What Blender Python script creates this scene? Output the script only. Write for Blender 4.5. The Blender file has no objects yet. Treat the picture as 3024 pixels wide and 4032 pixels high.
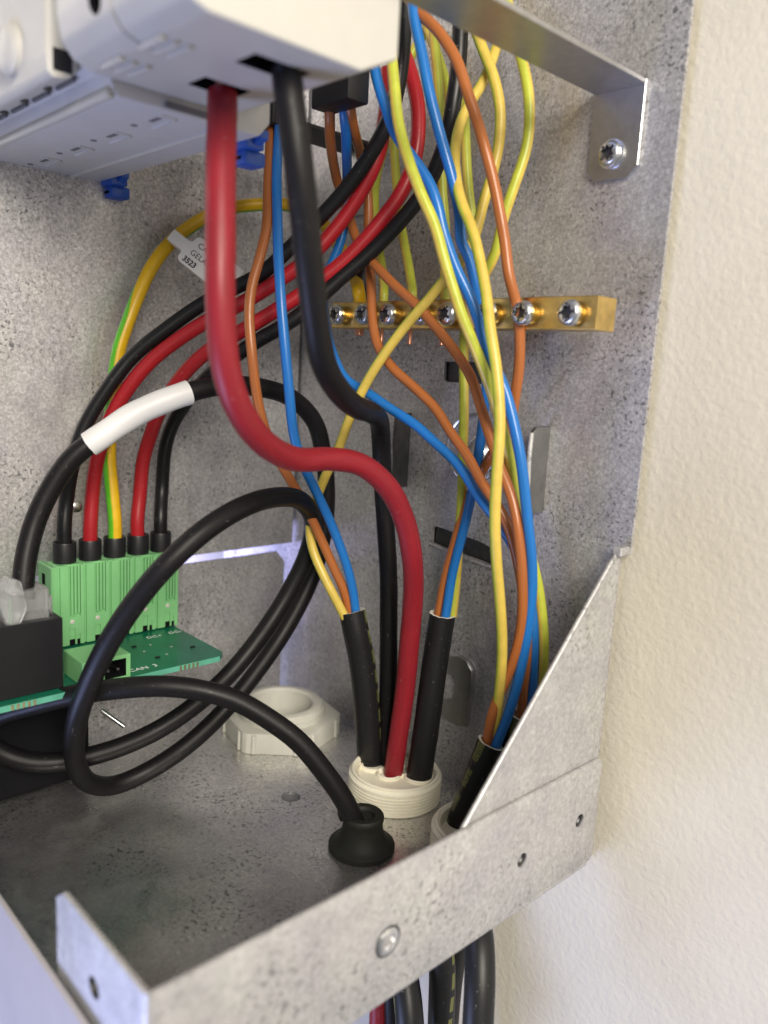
import bpy, bmesh, math, random
from mathutils import Vector, Matrix, noise as nz
random.seed(7)
S = 0.001                                   # everything below is written in millimetres

# ------------------------------------------------------------------ camera
CAM_LOC = (345.080, -263.441, 185.261)   # mm
CAM_RIGHT = (0.682901, 0.728295, 0.056854)
CAM_UP = (-0.166880, 0.079761, 0.982746)
CAM_FWD = (-0.711194, 0.680606, -0.176006)
LENS = 28.4209

scene = bpy.context.scene
COL = scene.collection
cam = bpy.data.cameras.new('camera')
cam.lens = LENS
cam.sensor_width = 36.0
cam.sensor_fit = 'AUTO'
cam.clip_start = 0.005
cam.clip_end = 20
cam.dof.use_dof = True
cam.dof.focus_distance = 0.325
cam.dof.aperture_fstop = 6.8
cam_ob = bpy.data.objects.new('camera', cam)
COL.objects.link(cam_ob)
_m = Matrix((CAM_RIGHT, CAM_UP, tuple(-c for c in CAM_FWD))).transposed().to_4x4()
_m.translation = Vector(CAM_LOC) * S
cam_ob.matrix_world = _m
scene.camera = cam_ob

# ------------------------------------------------------------------ light of the room
world = bpy.data.worlds.new('World')
scene.world = world
world.use_nodes = True
bg = world.node_tree.nodes['Background']
bg.inputs['Color'].default_value = (0.94, 0.94, 1.0, 1)
bg.inputs['Strength'].default_value = 0.28

def area(name, loc, target, size, power, color, size_y=None):
    d = bpy.data.lights.new(name, 'AREA')
    d.shape = 'RECTANGLE'
    d.size = size * S
    d.size_y = (size_y or size) * S
    d.energy = power
    d.color = color
    o = bpy.data.objects.new(name, d)
    COL.objects.link(o)
    o.location = Vector(loc) * S
    o.rotation_euler = (Vector(target) - Vector(loc)).to_track_quat('-Z', 'Y').to_euler()
    return o
area('room_light', (1050, -520, 620), (160, 0, 120), 480, 19, (1.0, 0.925, 0.80))
area('low_cool_light', (20, -560, -260), (130, -130, 150), 260, 2.8, (0.47, 0.55, 1.0))  # cool lamp low in front for bluish light from an unseen source
area('side_light', (-150, -42, 45), (0, -3, 45), 60, 0.15, (0.50, 0.50, 1.0))

scene.view_settings.view_transform = 'Standard'
scene.view_settings.look = 'None'
scene.view_settings.exposure = 0.0
scene.view_settings.gamma = 1.0

# ------------------------------------------------------------------ materials
def new_mat(name):
    m = bpy.data.materials.new(name)
    m.use_nodes = True
    nt = m.node_tree
    return m, nt, nt.nodes['Principled BSDF']

def node(nt, kind, **kw):
    n = nt.nodes.new(kind)
    for k, v in kw.items():
        setattr(n, k, v)
    return n

def ramp(nt, fac, stops):
    r = node(nt, 'ShaderNodeValToRGB')
    e = r.color_ramp.elements
    e[0].position, e[0].color = stops[0][0], (*stops[0][1], 1)
    e[1].position, e[1].color = stops[-1][0], (*stops[-1][1], 1)
    for p, c in stops[1:-1]:
        x = e.new(p); x.color = (*c, 1)
    nt.links.new(fac, r.inputs[0])
    return r

def coords(nt, scale=(1, 1, 1)):
    tc = node(nt, 'ShaderNodeTexCoord')
    mp = node(nt, 'ShaderNodeMapping')
    mp.inputs['Scale'].default_value = scale
    nt.links.new(tc.outputs['Object'], mp.inputs['Vector'])
    return mp.outputs['Vector']

def noise(nt, vec, scale, detail=3, rough=0.6, dist=0.0):
    n = node(nt, 'ShaderNodeTexNoise')
    n.inputs['Scale'].default_value = scale
    n.inputs['Detail'].default_value = detail
    n.inputs['Roughness'].default_value = rough
    n.inputs['Distortion'].default_value = dist
    nt.links.new(vec, n.inputs['Vector'])
    return n.outputs['Fac']

def mix(nt, fac, a, b, mode='MIX'):
    m = node(nt, 'ShaderNodeMix', data_type='RGBA', blend_type=mode)
    for sock, v in ((m.inputs[0], fac), (m.inputs[6], a), (m.inputs[7], b)):
        if isinstance(v, (int, float)):
            sock.default_value = v
        elif isinstance(v, tuple):
            sock.default_value = (*v, 1)
        else:
            nt.links.new(v, sock)
    return m.outputs[2]

def bump(nt, bsdf, height, strength, dist):
    b = node(nt, 'ShaderNodeBump')
    b.inputs['Strength'].default_value = strength
    b.inputs['Distance'].default_value = dist * S
    nt.links.new(height, b.inputs['Height'])
    nt.links.new(b.outputs['Normal'], bsdf.inputs['Normal'])

def galvanized(name, base=0.46, pits=0.5, metallic=0.72, contrast=1.0, fscale=1.0, tint=(0.975, 0.985, 1.02), pit=(0.10, 0.10, 0.11), rough=1.0):
    m, nt, b = new_mat(name)
    v = coords(nt)
    big = noise(nt, v, 45, 3)
    fine = noise(nt, v, 800 * fscale, 5, 0.72, 0.1)
    c1 = ramp(nt, fine, [(0.30, (base * (1 - 0.45 * contrast),) * 3), (0.5, tuple(base * q for q in tint)), (0.72, (base * (1 + 0.45 * contrast),) * 3)])
    c2 = ramp(nt, big, [(0.3, (0.90, 0.87, 0.90)), (0.7, (1.08, 1.06, 1.03))])
    c = mix(nt, 1.0, c1.outputs[0], c2.outputs[0], 'MULTIPLY')
    vo = node(nt, 'ShaderNodeTexVoronoi')
    vo.inputs['Scale'].default_value = 620 * fscale
    nt.links.new(v, vo.inputs['Vector'])
    sv = node(nt, 'ShaderNodeSeparateColor')
    nt.links.new(vo.outputs['Color'], sv.inputs[0])
    sp = ramp(nt, sv.outputs[0], [(0.0, (1 - 0.14 * contrast,) * 3), (1.0, (1 + 0.14 * contrast,) * 3)])
    c = mix(nt, 1.0, c, sp.outputs[0], 'MULTIPLY')
    spots = noise(nt, v, 600 * fscale, 3, 0.55, 0.4)
    sm = ramp(nt, spots, [(0.56, (0, 0, 0)), (0.64, (1, 1, 1))])
    patch = noise(nt, v, 28, 2)
    pm = ramp(nt, patch, [(0.42, (0, 0, 0)), (0.62, (pits,) * 3)])
    f = mix(nt, 1.0, sm.outputs[0], pm.outputs[0], 'MULTIPLY')
    c = mix(nt, f, c, pit)
    nt.links.new(c, b.inputs['Base Color'])
    b.inputs['Metallic'].default_value = metallic
    smear = noise(nt, coords(nt, (1, 1, 0.35)), 70, 3, 0.6, 0.8)
    rs = ramp(nt, smear, [(0.35, (0.80 * rough,) * 3), (0.65, (1.2 * rough,) * 3)])
    r = ramp(nt, fine, [(0.3, (0.56,) * 3), (0.7, (0.38,) * 3)])
    nt.links.new(mix(nt, 1.0, r.outputs[0], rs.outputs[0], 'MULTIPLY'), b.inputs['Roughness'])
    bump(nt, b, fine, 0.3 * contrast, 0.18)
    return m

def plastic(name, col, rough=0.4, var=0.08, scale=120, bmp=0.0, spec=0.5):
    m, nt, b = new_mat(name)
    v = coords(nt)
    n = noise(nt, v, scale, 4)
    r = ramp(nt, n, [(0.25, tuple(c * (1 - var) for c in col)), (0.75, tuple(min(1, c * (1 + var)) for c in col))])
    nt.links.new(r.outputs[0], b.inputs['Base Color'])
    b.inputs['Roughness'].default_value = rough
    b.inputs['Specular IOR Level'].default_value = spec
    if bmp:
        bump(nt, b, noise(nt, v, scale * 8, 3), bmp, 0.15)
    return m

def metal(name, col, rough=0.25, var=0.15, scale=300):
    m, nt, b = new_mat(name)
    v = coords(nt)
    n = noise(nt, v, scale, 4)
    r = ramp(nt, n, [(0.3, tuple(c * (1 - var) for c in col)), (0.7, tuple(min(1, c * (1 + var)) for c in col))])
    nt.links.new(r.outputs[0], b.inputs['Base Color'])
    b.inputs['Metallic'].default_value = 1.0
    b.inputs['Roughness'].default_value = rough
    bump(nt, b, n, 0.1, 0.1)
    return m

def insulation(name, col, rough=0.36, dust=0.0, coat=0.0, spec=0.5):
    """coloured cable plastic: fine grain, faint scuffs along it"""
    m, nt, b = new_mat(name)
    tc = node(nt, 'ShaderNodeTexCoord')
    mp = node(nt, 'ShaderNodeMapping')
    mp.inputs['Scale'].default_value = (6, 0.02, 1)
    nt.links.new(tc.outputs['UV'], mp.inputs['Vector'])
    streak = noise(nt, mp.outputs['Vector'], 3.0, 4)
    c = ramp(nt, streak, [(0.3, tuple(x * 0.86 for x in col)), (0.7, tuple(min(1, x * 1.12) for x in col))]).outputs[0]
    if dust:
        v = coords(nt)
        sp = ramp(nt, noise(nt, v, 900, 2, 0.5), [(0.70, (0, 0, 0)), (0.76, (dust,) * 3)])
        c = mix(nt, sp.outputs[0], c, (0.45, 0.44, 0.42))
    sc = node(nt, 'ShaderNodeMapping')
    sc.inputs['Scale'].default_value = (9, 0.09, 1)
    nt.links.new(tc.outputs['UV'], sc.inputs['Vector'])
    sf = ramp(nt, noise(nt, sc.outputs['Vector'], 2.2, 2, 0.5), [(0.72, (0, 0, 0)), (0.80, (0.22,) * 3)])
    c = mix(nt, sf.outputs[0], c, (0.5, 0.47, 0.44))
    nt.links.new(c, b.inputs['Base Color'])
    rr = ramp(nt, streak, [(0.3, (rough + 0.1,) * 3), (0.7, (rough - 0.05,) * 3)])
    nt.links.new(rr.outputs[0], b.inputs['Roughness'])
    b.inputs['Coat Weight'].default_value = coat
    b.inputs['Specular IOR Level'].default_value = spec
    b.inputs['Coat Roughness'].default_value = 0.25
    bump(nt, b, noise(nt, coords(nt), 700, 2), 0.06, 0.1)
    return m

def earth_insulation(name, yellow, green, frac):
    """two-colour earth insulation: the green stripe is a band round the wire (UV.x)"""
    m, nt, b = new_mat(name)
    tc = node(nt, 'ShaderNodeTexCoord')
    sx = node(nt, 'ShaderNodeSeparateXYZ')
    nt.links.new(tc.outputs['UV'], sx.inputs[0])
    r = ramp(nt, sx.outputs['X'], [(0.0, yellow), (0.02, yellow), (1.0, yellow)])
    r.color_ramp.interpolation = 'LINEAR'
    e = r.color_ramp.elements
    a = 0.5 - frac / 2; z = 0.5 + frac / 2
    for p, c in ((a - .02, yellow), (a + .02, green), (z - .02, green), (z + .02, yellow)):
        x = e.new(p); x.color = (*c, 1)
    n = noise(nt, coords(nt), 200, 3)
    c = mix(nt, 1.0, r.outputs[0], ramp(nt, n, [(0.3, (0.88,) * 3), (0.7, (1.08,) * 3)]).outputs[0], 'MULTIPLY')
    nt.links.new(c, b.inputs['Base Color'])
    b.inputs['Roughness'].default_value = 0.36
    return m

def jacket_print(name, pos, width, pitch, text_like):
    """black PVC jacket with a printed olive marking line along it"""
    m, nt, b = new_mat(name)
    tc = node(nt, 'ShaderNodeTexCoord')
    sx = node(nt, 'ShaderNodeSeparateXYZ')
    nt.links.new(tc.outputs['UV'], sx.inputs[0])
    def M(op, a, bb=None, c=None):
        n = node(nt, 'ShaderNodeMath', operation=op)
        for i, v in enumerate((a, bb, c)):
            if v is None: continue
            if isinstance(v, (int, float)): n.inputs[i].default_value = v
            else: nt.links.new(v, n.inputs[i])
        return n.outputs[0]
    du = M('ABSOLUTE', M('SUBTRACT', sx.outputs['X'], pos))
    band = M('LESS_THAN', du, width)
    ph = M('FRACT', M('DIVIDE', sx.outputs['Y'], pitch))
    dash = M('LESS_THAN', ph, 0.66)
    f = M('MULTIPLY', band, dash)
    mp = node(nt, 'ShaderNodeMapping')
    mp.inputs['Scale'].default_value = (60, 1.0, 1)
    nt.links.new(tc.outputs['UV'], mp.inputs['Vector'])
    br = noise(nt, mp.outputs['Vector'], 1.4 if text_like else 0.5, 3, 0.6)
    f = M('MULTIPLY', f, M('GREATER_THAN', br, 0.47 if text_like else 0.36))
    v = coords(nt)
    spk = ramp(nt, noise(nt, v, 800, 2, 0.5), [(0.70, (0, 0, 0)), (0.76, (0.5,) * 3)])
    c = mix(nt, spk.outputs[0], (0.010, 0.010, 0.0105), (0.25, 0.25, 0.23))
    c = mix(nt, f, c, (0.14, 0.145, 0.045))
    nt.links.new(c, b.inputs['Base Color'])
    b.inputs['Roughness'].default_value = 0.42
    b.inputs['Specular IOR Level'].default_value = 0.35
    bump(nt, b, noise(nt, v, 500, 3), 0.15, 0.15)
    return m

M = {}
M['galv'] = galvanized('galvanized_steel', 0.54, 0.8, 0.66, 0.9)
M['galv_floor'] = galvanized('galvanized_steel_pitted', 0.72, 0.75, 0.92, 0.5, 0.95, (0.98, 1.0, 1.0), (0.10, 0.10, 0.11), 0.72)
M['lilac_grey'] = plastic('pale_lilac_grey_sheet', (0.42, 0.40, 0.42), 0.45, 0.06, 60)
M['galv_bright'] = galvanized('galvanized_steel_outside', 0.50, 0.9, 0.45, 0.5, 0.75, (0.97, 0.99, 1.0), (0.22, 0.22, 0.23))
M['steel'] = metal('brushed_steel', (0.52, 0.52, 0.52), 0.36, 0.08)
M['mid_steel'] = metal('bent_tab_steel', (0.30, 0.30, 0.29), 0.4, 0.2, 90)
M['dark_steel'] = metal('dark_steel_and_shade', (0.12, 0.12, 0.12), 0.5)  # dark steel, also standing for shade in holes, slots and seats
M['recess_shade'] = plastic('screw_recess_shade', (0.05, 0.05, 0.055), 0.5)  # shade of the star recess put into the colour
M['zinc'] = metal('zinc_screw', (0.70, 0.71, 0.72), 0.28, 0.15, 600)
M['brass'] = metal('brass', (0.70, 0.50, 0.18), 0.32, 0.25, 120)
M['copper'] = metal('copper', (0.78, 0.38, 0.26), 0.35)
M['white_plastic'] = plastic('white_breaker_plastic', (0.53, 0.52, 0.485), 0.36, 0.03)
M['grey_plastic'] = plastic('light_grey_plastic', (0.56, 0.56, 0.57), 0.45, 0.04)
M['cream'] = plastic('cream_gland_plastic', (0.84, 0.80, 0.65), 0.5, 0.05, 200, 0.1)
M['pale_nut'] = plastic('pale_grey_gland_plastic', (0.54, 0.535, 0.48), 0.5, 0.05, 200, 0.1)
M['slot_grey'] = plastic('shaded_slot_plastic', (0.14, 0.14, 0.15), 0.6)
M['blue_clip'] = plastic('blue_clip_plastic', (0.02, 0.09, 0.42), 0.4)
M['black_plastic'] = plastic('black_plastic', (0.010, 0.010, 0.012), 0.42, 0.1, 120, 0.0, 0.4)
M['void'] = plastic('opening_shade', (0.007, 0.007, 0.009), 0.7, 0.1, 120, 0.0, 0.06)  # near-black colour stands for the shade inside openings
M['rubber'] = plastic('black_rubber', (0.014, 0.015, 0.012), 0.62, 0.15, 300, 0.15, 0.3)
M['green'] = plastic('green_connector_plastic', (0.20, 0.49, 0.21), 0.42, 0.06)
M['pcb'] = plastic('green_solder_mask', (0.005, 0.13, 0.075), 0.28, 0.2, 90)
M['pcb_edge'] = plastic('board_edge_laminate', (0.10, 0.36, 0.26), 0.5, 0.15, 200)
M['gold'] = metal('gold_pad', (0.85, 0.80, 0.55), 0.4)
M['ink_white'] = plastic('white_print', (0.85, 0.88, 0.85), 0.6)
M['ink_black'] = plastic('black_print', (0.05, 0.05, 0.055), 0.7)
M['paper'] = plastic('white_label', (0.78, 0.77, 0.75), 0.5, 0.03, 150, 0.05)
M['sleeve'] = plastic('white_sleeve', (0.66, 0.66, 0.66), 0.42, 0.03, 90, 0.08)
M['dustmat'] = plastic('plaster_crumbs', (0.75, 0.72, 0.64), 0.9)
M['red'] = insulation('red_insulation', (0.34, 0.012, 0.018), 0.34, 0.2, 0.0, 0.4)
M['red_big'] = insulation('dark_red_insulation', (0.23, 0.012, 0.02), 0.42, 0.15, 0.0, 0.4)
M['black'] = insulation('black_insulation', (0.007, 0.007, 0.008), 0.36, 0.15, 0.0, 0.35)
M['black_matt'] = insulation('black_matt_sheath', (0.007, 0.0065, 0.0075), 0.44, 0.12, 0.0, 0.24)
M['blue'] = insulation('blue_insulation', (0.014, 0.15, 0.47), 0.28)
M['brown'] = insulation('orange_brown_insulation', (0.36, 0.115, 0.03), 0.28)
M['earth'] = earth_insulation('earth_insulation', (0.60, 0.445, 0.08), (0.44, 0.48, 0.05), 0.26)
M['earth_big'] = earth_insulation('thick_earth_insulation', (0.72, 0.44, 0.01), (0.10, 0.46, 0.02), 0.27)
M['jacket_a'] = jacket_print('black_jacket_dashed', 0.5, 0.030, 9.0, False)
M['jacket_b'] = jacket_print('black_jacket_plain', 0.5, 0.02, 9.0, False)
M['jacket_c'] = jacket_print('black_jacket_lettered', 0.5, 0.055, 12.0, True)

m, nt, b = new_mat('clear_plastic')
b.inputs['Base Color'].default_value = (0.92, 0.94, 0.95, 1)
b.inputs['Transmission Weight'].default_value = 0.85
b.inputs['Roughness'].default_value = 0.12
b.inputs['IOR'].default_value = 1.45
M['clear'] = m

m, nt, b = new_mat('textured_plaster')
v = coords(nt)
n1 = noise(nt, v, 400, 3, 0.5, 0.2)
n0 = noise(nt, v, 75, 2, 0.5, 0.3)
mh = node(nt, 'ShaderNodeMath', operation='MULTIPLY_ADD')
mh.inputs[1].default_value = 0.8
nt.links.new(n0, mh.inputs[0]); nt.links.new(n1, mh.inputs[2])
n2 = noise(nt, v, 30, 2)
c = ramp(nt, n2, [(0.3, (0.625, 0.585, 0.485)), (0.7, (0.655, 0.615, 0.515))])
nt.links.new(c.outputs[0], b.inputs['Base Color'])
b.inputs['Roughness'].default_value = 0.75
bump(nt, b, mh.outputs[0], 0.34, 1.0)
M['plaster'] = m

# ------------------------------------------------------------------ mesh helpers
def link(name, bm, mat, parent=None, smooth=False, loc=None):
    me = bpy.data.meshes.new(name)
    bmesh.ops.recalc_face_normals(bm, faces=bm.faces[:])
    bmesh.ops.scale(bm, vec=(S, S, S), verts=bm.verts[:])
    bm.to_mesh(me); bm.free()
    mats = mat if isinstance(mat, (list, tuple)) else [mat]
    for q in mats:
        me.materials.append(M[q])
    if smooth:
        me.polygons.foreach_set('use_smooth', [True] * len(me.polygons))
        me.set_sharp_from_angle(angle=math.radians(38))
    o = bpy.data.objects.new(name, me)
    COL.objects.link(o)
    if parent: o.parent = parent
    if loc: o.location = Vector(loc) * S
    return o

def thing(name, label, cat, group=None, loc=(0, 0, 0)):
    o = bpy.data.objects.new(name, None)
    o.empty_display_size = 0.01
    COL.objects.link(o)
    o.location = Vector(loc) * S
    return tag(o, label, cat, group)

def tag(o, label, cat, group=None):
    o['label'] = label; o['category'] = cat
    if group: o['group'] = group
    return o

def bx(bm, x0, x1, y0, y1, z0, z1, bev=0.0, seg=1):
    vs = [bm.verts.new(p) for p in ((x0,y0,z0),(x1,y0,z0),(x1,y1,z0),(x0,y1,z0),(x0,y0,z1),(x1,y0,z1),(x1,y1,z1),(x0,y1,z1))]
    fs = [bm.faces.new([vs[i] for i in f]) for f in ((0,3,2,1),(4,5,6,7),(0,1,5,4),(1,2,6,5),(2,3,7,6),(3,0,4,7))]
    if bev:
        es = list({e for f in fs for e in f.edges})
        bmesh.ops.bevel(bm, geom=es, offset=bev, segments=seg, affect='EDGES', profile=0.5)
    return bm

def box(*a, **k):
    return bx(bmesh.new(), *a, **k)

def prism(poly, axis, a, b, bev=0.0, seg=2, bm=None):
    """extrude a 2-D outline: axis 'x' outline is (y,z); 'y' -> (x,z); 'z' -> (x,y)"""
    bm = bm or bmesh.new()
    def P(p, t):
        return {'x': (t, p[0], p[1]), 'y': (p[0], t, p[1]), 'z': (p[0], p[1], t)}[axis]
    A = [bm.verts.new(P(p, a)) for p in poly]
    B = [bm.verts.new(P(p, b)) for p in poly]
    n = len(poly)
    fs = [bm.faces.new(A), bm.faces.new(B[::-1])]
    for i in range(n):
        fs.append(bm.faces.new((A[i], B[i], B[(i+1) % n], A[(i+1) % n])))
    if bev:
        es = list({e for f in fs for e in f.edges})
        bmesh.ops.bevel(bm, geom=es, offset=bev, segments=seg, affect='EDGES', profile=0.5)
    return bm

def lathe(prof, c, axis='z', n=40, bm=None, sign=1):
    """revolve (radius, height) pairs; closed if the first and last radius are not 0"""
    bm = bm or bmesh.new()
    rings = []
    def P(r, h, a):
        u, w = r * math.cos(a), r * math.sin(a)
        h = h * sign
        if axis == 'z': return (c[0] + u, c[1] + w, c[2] + h)
        if axis == 'y': return (c[0] + u, c[1] + h, c[2] + w)
        return (c[0] + h, c[1] + u, c[2] + w)
    for r, h in prof:
        if r < 1e-6:
            rings.append([bm.verts.new(P(0, h, 0))])
        else:
            rings.append([bm.verts.new(P(r, h, 2 * math.pi * i / n)) for i in range(n)])
    closed = len(rings[0]) > 1 and len(rings[-1]) > 1
    seq = list(zip(rings, rings[1:])) + ([(rings[-1], rings[0])] if closed else [])
    for A, B in seq:
        for i in range(n):
            j = (i + 1) % n
            q = [A[i % len(A)], A[j % len(A)], B[j % len(B)], B[i % len(B)]]
            q2 = []
            for v in q:
                if v not in q2: q2.append(v)
            if len(q2) > 2:
                try: bm.faces.new(q2)
                except ValueError: pass
    return bm

def spline(pts, step):
    """centripetal Catmull-Rom through pts, resampled about every step mm"""
    P = [Vector(p) for p in pts]
    P = [P[0] * 2 - P[1]] + P + [P[-1] * 2 - P[-2]]
    out = []
    for i in range(1, len(P) - 2):
        p0, p1, p2, p3 = P[i-1:i+3]
        t0 = 0.0
        t1 = t0 + max(1e-4, (p1 - p0).length) ** 0.5
        t2 = t1 + max(1e-4, (p2 - p1).length) ** 0.5
        t3 = t2 + max(1e-4, (p3 - p2).length) ** 0.5
        n = max(1, int((p2 - p1).length / step))
        for k in range(n):
            t = t1 + (t2 - t1) * k / n
            A1 = p0 * ((t1-t)/(t1-t0)) + p1 * ((t-t0)/(t1-t0))
            A2 = p1 * ((t2-t)/(t2-t1)) + p2 * ((t-t1)/(t2-t1))
            A3 = p2 * ((t3-t)/(t3-t2)) + p3 * ((t-t2)/(t3-t2))
            B1 = A1 * ((t2-t)/(t2-t0)) + A2 * ((t-t0)/(t2-t0))
            B2 = A2 * ((t3-t)/(t3-t1)) + A3 * ((t-t1)/(t3-t1))
            out.append(B1 * ((t2-t)/(t2-t1)) + B2 * ((t-t1)/(t2-t1)))
    out.append(P[-2])
    for _ in range(2):                       # iron out small kinks
        out = [out[0]] + [(out[i-1] + out[i] * 2 + out[i+1]) / 4 for i in range(1, len(out) - 1)] + [out[-1]]
    return out

def tube(pts, dia, n=20, step=2.2, hollow=0.0, twist=0.0, face=None, raw=False, ripple=0.0, wobble=0.0):
    """sweep a circle along a path; UV.x runs round it (0.5 faces `face`), UV.y is mm along it"""
    C = [Vector(p) for p in pts] if raw else spline(pts, step)
    if wobble:                               # the small set and kinks a handled wire keeps
        off = Vector((random.random() * 50, random.random() * 50, 0))
        m_ = len(C)
        for i in range(m_):
            w = wobble * min(1.0, i / 6, (m_ - 1 - i) / 6)
            q = C[i] * 0.03 + off
            C[i] = C[i] + Vector((nz.noise(q), nz.noise(q + Vector((9, 0, 0))), nz.noise(q + Vector((0, 9, 0))))) * w
    bm = bmesh.new()
    uv = bm.loops.layers.uv.new('UVMap')
    r = dia / 2
    face = Vector(face or (0.7, -0.7, 0.1)).normalized()
    rings, dist, up, L = [], [], None, 0.0
    for i, c in enumerate(C):
        t = (C[min(i + 1, len(C) - 1)] - C[max(i - 1, 0)]).normalized()
        if up is None:
            up = (face - t * face.dot(t)).normalized()
        else:
            up = (up - t * up.dot(t)).normalized()
            L += (c - C[i-1]).length
        side = t.cross(up)
        tw = twist(L) if callable(twist) else twist * L
        rr = r * (1 + ripple * math.sin(L * 0.35 + 1.3) * math.sin(L * 0.11))
        ring = []
        for k in range(n):
            a = 2 * math.pi * (k / n - 0.5) + tw
            ring.append(bm.verts.new(c + (up * math.cos(a) + side * math.sin(a)) * rr))
        rings.append(ring); dist.append(L)
    for i in range(len(rings) - 1):
        for k in range(n):
            j = (k + 1) % n
            f = bm.faces.new((rings[i][k], rings[i][j], rings[i+1][j], rings[i+1][k]))
            us = (k / n, (k + 1) / n, (k + 1) / n, k / n)
            vs = (dist[i], dist[i], dist[i+1], dist[i+1])
            for l, a, b_ in zip(f.loops, us, vs): l[uv].uv = (a, b_)
    if hollow:                               # a short open mouth at the start, cut by hand
        t = (C[1] - C[0]).normalized()
        for k, v_ in enumerate(rings[0]):
            v_.co += t * (0.35 * math.sin(k * 2 * math.pi / n + 1) + 0.3 * (random.random() - 0.5))
        inner = [bm.verts.new(C[0] + (v.co - C[0]) * hollow) for v in rings[0]]
        deep = [bm.verts.new(v.co + t * dia * 0.25) for v in inner]
        for k in range(n):
            j = (k + 1) % n
            bm.faces.new((rings[0][j], rings[0][k], inner[k], inner[j])).material_index = 1
            bm.faces.new((inner[j], inner[k], deep[k], deep[j])).material_index = 1
        bm.faces.new(deep).material_index = 1
    else:
        bm.faces.new(rings[0][::-1])
    bm.faces.new(rings[-1])
    return bm

def cut(o, bms, inner=None):
    """boolean-cut openings into a mesh object; inner = material of the cavity's sides"""
    dg = None
    for bm in bms:
        me = bpy.data.meshes.new('cutter')
        bmesh.ops.recalc_face_normals(bm, faces=bm.faces[:])
        bmesh.ops.scale(bm, vec=(S, S, S), verts=bm.verts[:])
        lo = [min(q.co[i] for q in bm.verts) - 1e-6 for i in range(3)]
        hi = [max(q.co[i] for q in bm.verts) + 1e-6 for i in range(3)]
        bm.to_mesh(me); bm.free()
        k = bpy.data.objects.new('cutter', me)
        COL.objects.link(k)
        k.parent = o.parent
        md = o.modifiers.new('cut', 'BOOLEAN')
        md.operation = 'DIFFERENCE'; md.solver = 'EXACT'; md.object = k
        dg = bpy.context.evaluated_depsgraph_get(); dg.update()
        new = bpy.data.meshes.new_from_object(o.evaluated_get(dg))
        o.modifiers.clear()
        old = o.data; nm = old.name
        o.data = new
        if inner:
            if inner not in new.materials:
                new.materials.append(M[inner])
            mi = len(new.materials) - 1
            for p in new.polygons:
                if all(lo[i] <= new.vertices[w].co[i] <= hi[i] for w in p.vertices for i in range(3)):
                    p.material_index = mi
        bpy.data.meshes.remove(old); new.name = nm
        bpy.data.objects.remove(k); bpy.data.meshes.remove(me)
    return o

def text_mesh(name, body, size, mat, parent, origin, right, up, lift=0.05, align='LEFT', bold=0.0):
    cu = bpy.data.curves.new(name, 'FONT')
    cu.body = body; cu.size = size * S; cu.align_x = align; cu.offset = bold * S
    cu.extrude = 0.02 * S; cu.resolution_u = 3
    t = bpy.data.objects.new(name, cu)
    COL.objects.link(t)
    dg = bpy.context.evaluated_depsgraph_get(); dg.update()
    me = bpy.data.meshes.new_from_object(t.evaluated_get(dg))
    bpy.data.objects.remove(t); bpy.data.curves.remove(cu)
    me.materials.clear(); me.materials.append(M[mat])
    o = bpy.data.objects.new(name, me)
    COL.objects.link(o)
    r = Vector(right).normalized(); u = Vector(up); u = (u - r * u.dot(r)).normalized(); nrm = r.cross(u)
    mw = Matrix((r, u, nrm)).transposed().to_4x4()
    mw.translation = (Vector(origin) + nrm * lift) * S
    o.parent = parent
    o.matrix_local = mw
    return o

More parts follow.
